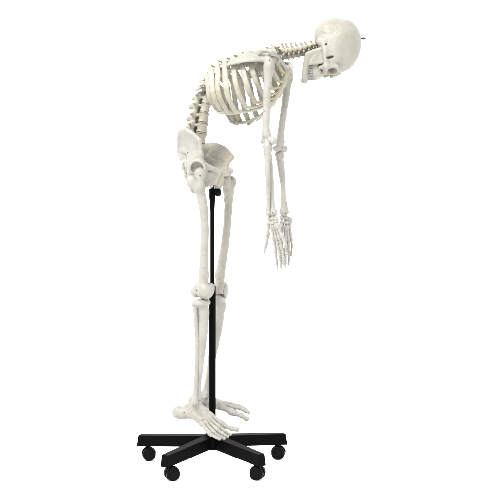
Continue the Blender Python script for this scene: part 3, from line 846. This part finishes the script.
# --- legs
def femur(head, troch, shaft, knee, lat, fwd, mat, seed, hr=.0225, cond=None):
    b = Bone()
    b.ell(head, (hr, hr, hr), 0)
    b.rc(head, shaft[0], .0155, .018, .014)
    b.ell(troch, (.0165, .0165, .022), .010)
    b.rc(troch, shaft[0], .0155, .0175, .014)
    b.path(shaft, (.0180, .0165, .0156, .0152, .0160, .0185), .012)
    lt = shaft[1] - unit(lat) * .012 - unit(fwd) * .006 + V(0, 0, .012)
    b.ell(lt, (.009, .009, .012), .008)
    lat, fwd = unit(lat), unit(fwd)
    b.rc(shaft[-1], knee + V(0, 0, .012), .0175, .022, .016, fwd, .85)
    for c, r_ in (cond or []): b.ell(c, r_, .005)
    for s, o in ((1, .0), (-1, -.002)) if cond is None else ():
        c = knee + lat * s * .021 - fwd * .008 + V(0, 0, o)
        b.ell(c, (.0185, .0315, .0245), .007, [lat, fwd, V(0, 0, 1)])
        b.ell(c + fwd * .014 + V(0, 0, .004), (.015, .017, .020), .007, [lat, fwd, V(0, 0, 1)])
    if cond is None: b.rc(knee - fwd * .034 - V(0, 0, .012), knee - fwd * .018 - V(0, 0, .03), .007, .008, .005, sub=True)
    sdf("femur", b, .002, mat, skel, .0006, .025, seed)
def leg(knee, tib, ankle, lat, fwd, mat, seed, fib, pat):
    lat, fwd = unit(lat), unit(fwd)
    b = Bone()
    top = tib[0]
    b.rc(top - lat * .019, top + lat * .019, .0195, .0195, .008, V(0, 0, 1), .72)
    b.rc(top - lat * .017 - fwd * .010, top + lat * .017 - fwd * .010, .018, .018, .008, V(0, 0, 1), .66)
    b.rc(top - lat * .015 + fwd * .008, top + lat * .015 + fwd * .008, .017, .017, .008, V(0, 0, 1), .66)
    b.path([tib[0] - V(0, 0, .012)] + tib[1:], (.0215, .0220, .0205, .0172, .0140, .0122, .0165), .012)
    b.ell(tib[0] + fwd * .018 - V(0, 0, .03), (.009, .009, .016), .012)
    b.path([tib[1] + fwd * .010, tib[2] + fwd * .008, tib[3] + fwd * .006], (.008, .008, .006), .010)
    b.rc(ankle + V(0, 0, .006), ankle - lat * .017 - V(0, 0, .008), .015, .0085, .008)
    b.rc(ankle - lat * .004, ankle + lat * .010, .0155, .0145, .008)
    sdf("tibia", b, .0018, mat, skel, .0005, .02, seed)
    b = Bone()
    b.ell(fib[0], (.0105, .0105, .013), 0)
    b.path(fib, (.0100, .0076, .0078, .0074, .0072, .0105), .006)
    b.ell(fib[-1], (.0095, .0095, .0165), .007)
    sdf("fibula", b, .0015, mat, skel, .0003, .02, seed + 1)
    b = Bone()
    b.ell(pat, (.0185, .0090, .0205), 0, [lat, fwd, V(0, 0, 1)]); b.ell(pat - V(0, 0, .012), (.010, .008, .016), .006, [lat, fwd, V(0, 0, 1)])
    sdf("patella", b, .0013, mat, skel, .0004, .01, seed + 2)
nfw = unit(V(.86, -.50, 0)); nlt = unit(V(-.50, -.86, 0))
K1 = P(203.0, 291.6, -.075)
femur(P(200.4, 173.6, -.084), P(191.6, 181.5, -.105), [P(199.0, 187, -.100), P(202.0, 199, -.098), P(204.2, 217, -.094), P(205.0, 234, -.088), P(203.8, 256, -.08), P(203.9, 275, -.075)], K1, nlt, nfw, BONE, 11, .0225,
      [(P(204.8, 291.4, -.086), (.0325, .0225, .0300)), (P(206.5, 289.8, -.055), (.0300, .0200, .0285)), (P(196.2, 291.6, -.066), (.0205, .0190, .0225)), (P(199.5, 287.0, -.075), (.0200, .0200, .0200))])
A1 = P(196.4, 398.5, -.080)
leg(K1, [P(202.0, 302.6, -.075), P(203.2, 315, -.075), P(202.2, 331, -.075), P(200.8, 350, -.076), P(199.4, 368, -.078), P(197.8, 384, -.079), P(196.8, 396, -.080)], A1, nlt, nfw, BONE, 15,
    [P(195.0, 304.6, -.086), P(196.0, 320, -.088), P(197.2, 345, -.088), P(196.6, 370, -.092), P(195.4, 390, -.100), P(194.8, 402.5, -.104)], P(211.4, 288.4, -.066))
ffw = unit(V(.95, -.30, 0)); flt = unit(V(.30, .95, 0))
K2 = P(219.8, 288.0, .075)
femur(P(224.8, 178.8, .052), P(231.6, 182.0, .090), [P(228.6, 190.5, .086), P(228.6, 203, .09), P(227.8, 218, .086), P(226.2, 236, .082), P(222.8, 258, .078), P(220.2, 274, .075)], K2, flt, ffw, FAR_SHADE_BONE, 21)
A2 = P(206.6, 394.5, .070)
leg(K2, [P(219.2, 298.0, .075), P(218.8, 311, .075), P(217.2, 327, .074), P(214.2, 346, .072), P(210.8, 365, .071), P(208.0, 381, .070), P(206.8, 392, .070)], A2, flt, ffw, BONE, 25,
    [P(215.0, 301, .100), P(214.4, 318, .105), P(212.4, 340, .105), P(209.4, 363, .103), P(207.0, 384, .100), P(206.4, 398, .098)], P(225.2, 291.0, .060))

# --- feet
def foot(tarsals, toes, up, mat, seed, g=1.08):
    b = Bone()
    for a, e, ra, rb in tarsals: b.rc(a, e, ra * 1.25, rb * 1.25, .0040)
    h = sdf("foot", b, .0014, mat, skel, .0006, .008, seed)
    for ti, F in enumerate(toes):
        big = ti == 0
        for i in range(len(F) - 1):
            a, e = F[i], F[i + 1]; dd = unit(e - a)
            if i == 0:
                q = (.0112, .0074, .0104) if big else (.0092, .0056, .0074); q = tuple(x * g for x in q); digit("metatarsal", a + dd * .001, e - dd * .006, *q, up, h, mat, 16)
            else:
                q = (.0088, .0058, .0072) if big else (.0066, .0046, .0056) if i == 1 else (.0058, .0048, .0050)
                q = tuple(x * g for x in q)
                digit("phalanx", a + dd * .004, e - dd * .003, *q, up, h, mat, 12)
    return h
nt = [(P(188, 408.8, -.072), P(194, 406, -.080), .0150, .0150), (P(186, 412, -.070), P(198, 415.5, -.095), .0165, .0155), (P(192.5, 409, -.085), P(197, 404, -.084), .0150, .0140), (P(178.6, 412.5, -.062), P(184, 413.5, -.068), .0195, .0180), (P(184, 412.5, -.068), P(194, 411.5, -.085), .0175, .0170),
      (P(195.6, 405.5, -.080), P(199.5, 408.5, -.084), .0150, .0140), (P(199.5, 408.5, -.084), P(204.4, 411, -.088), .0120, .0125),
      (P(194, 414.5, -.095), P(200.5, 420.0, -.118), .0130, .0125), (P(205.2, 412.2, -.086), P(208.6, 414, -.088), .0110, .0100),
      (P(204.2, 415, -.100), P(207.2, 417, -.102), .0105, .0095), (P(202.6, 418, -.110), P(205.4, 420, -.114), .0105, .0095)]
nto = [pts([(209.6, 414.5, -.087), (223.8, 425.6, -.100), (231.4, 428.6, -.106), (238, 429.6, -.112)]),
       pts([(208.0, 416.5, -.100), (221.0, 428.6, -.122), (226.2, 431.8, -.130), (229.0, 433.6, -.134), (231, 434.6, -.137)]),
       pts([(206.4, 419.0, -.110), (218.6, 431.4, -.138), (223.8, 434.4, -.146), (226.6, 436.0, -.150), (228.6, 437, -.152)]),
       pts([(204.0, 421.4, -.120), (215.0, 433.6, -.152), (220.0, 436.4, -.160), (222.8, 437.8, -.163), (225, 438.6, -.165)]),
       pts([(201.2, 423.0, -.128), (210.4, 434.2, -.166), (215.4, 437.0, -.174), (218.2, 438.4, -.178), (220.4, 439.2, -.180)])]
foot(nt, nto, V(.3, -.3, .9), BONE, 31)
ft = [(P(211, 404, .074), P(220.5, 404.6, .066), .0150, .0130), (P(204, 394.5, .074), P(209, 397.5, .070), .0140, .0140), (P(194, 401, .090), P(201, 403, .082), .0165, .0150), (P(205.5, 399, .070), P(211, 401.0, .066), .0150, .0135), (P(211, 401, .066), P(215.5, 402.6, .060), .0125, .0125),
      (P(203, 404, .085), P(212, 405.5, .090), .0140, .0125), (P(216, 403.6, .056), P(219.5, 405.0, .052), .0110, .0100), (P(216, 402.0, .068), P(219.5, 403.4, .066), .0105, .0095), (P(215, 401.8, .080), P(218.5, 402.8, .080), .0105, .0095)]
fto = [pts([(219.6, 406.0, .050), (233.8, 412.6, .030), (241.0, 415.4, .022), (247.2, 419.2, .016)]),
       pts([(219.6, 403.6, .064), (234.6, 407.4, .052), (240.6, 408.2, .046), (244.8, 410.4, .044), (249.2, 412.4, .042)]),
       pts([(219.0, 402.6, .074), (233.8, 405.8, .070), (239.6, 406.4, .066), (243.6, 408.6, .064), (247.4, 410.6, .062)]),
       pts([(218.2, 402.2, .086), (232.2, 404.8, .088), (237.6, 405.4, .086), (241.2, 407.0, .085), (244, 408.6, .084)]),
       pts([(217.0, 402.0, .096), (229.6, 404.4, .104), (234.6, 405.2, .104), (237.8, 406.4, .104), (240, 407.4, .104)])]
foot(ft, fto, V(.2, -.3, .9), BONE, 33, 1.25)

# --- fixing screws that hold the bones together
def screw(p, n, r, parent):
    n = unit(n); a = unit(np.cross(n, V(0.3, .2, .9))); b_ = np.cross(n, a)
    v, f = lathe([(r, -.004), (r, .0008), (r * .8, .0018), (r * .25, .0020)], (0, 0, 0), 14)
    mk("screw", p + v @ np.array([a, b_, n]), f, DARKSTEEL, parent)

from mathutils.bvhtree import BVHTree
from mathutils import Vector
bpy.context.view_layer.update()
def screw_on(o, px, py, r):
    """set a screw into bone o where the line of sight through a photo point meets it"""
    me = o.data; off = o.matrix_world.translation
    t = BVHTree.FromPolygons([v.co + off for v in me.vertices], [p.vertices[:] for p in me.polygons])
    a = Vector((0, -D, CAMZ)); d = Vector(P(px, py, 0)) - a
    h, n, i, dist = t.ray_cast(a, d.normalized())
    if h is not None:
        sp = V(*h); screw_parent = o
        screw(sp, V(*n), r, o)
def first(n, k=0):
    return [o for o in skel.children if o.name.split('.')[0] == n][k]
for n, k, x, y, r in (("hip_bone", 0, 188, 152.8, .0028), ("femur", 0, 200, 175.6, .0026), ("femur", 0, 196.5, 290, .0024), ("humerus", 0, 269.0, 60, .0026),
                      ("humerus", 0, 265.5, 140.5, .0024), ("humerus", 1, 282.0, 148, .0024), ("fibula", 0, 194.4, 305, .0022), ("radius", 0, 273, 213, .0022), ("radius", 1, 285.5, 213.5, .0026),
                      ("tibia", 0, 197.0, 396, .0024), ("foot", 0, 184.0, 412.5, .0022)):
    screw_on(first(n, k), x, y, r)
v, f = sweep([P(233.5, 74.4, -.128), P(243, 74.8, -.142), P(255, 75.0, -.140), P(265, 75.6, -.140)], [.0006], [.0006], V(0, 0, 1), 20, 6)
mk("rib_wire", v, f, DARKSTEEL, skel)
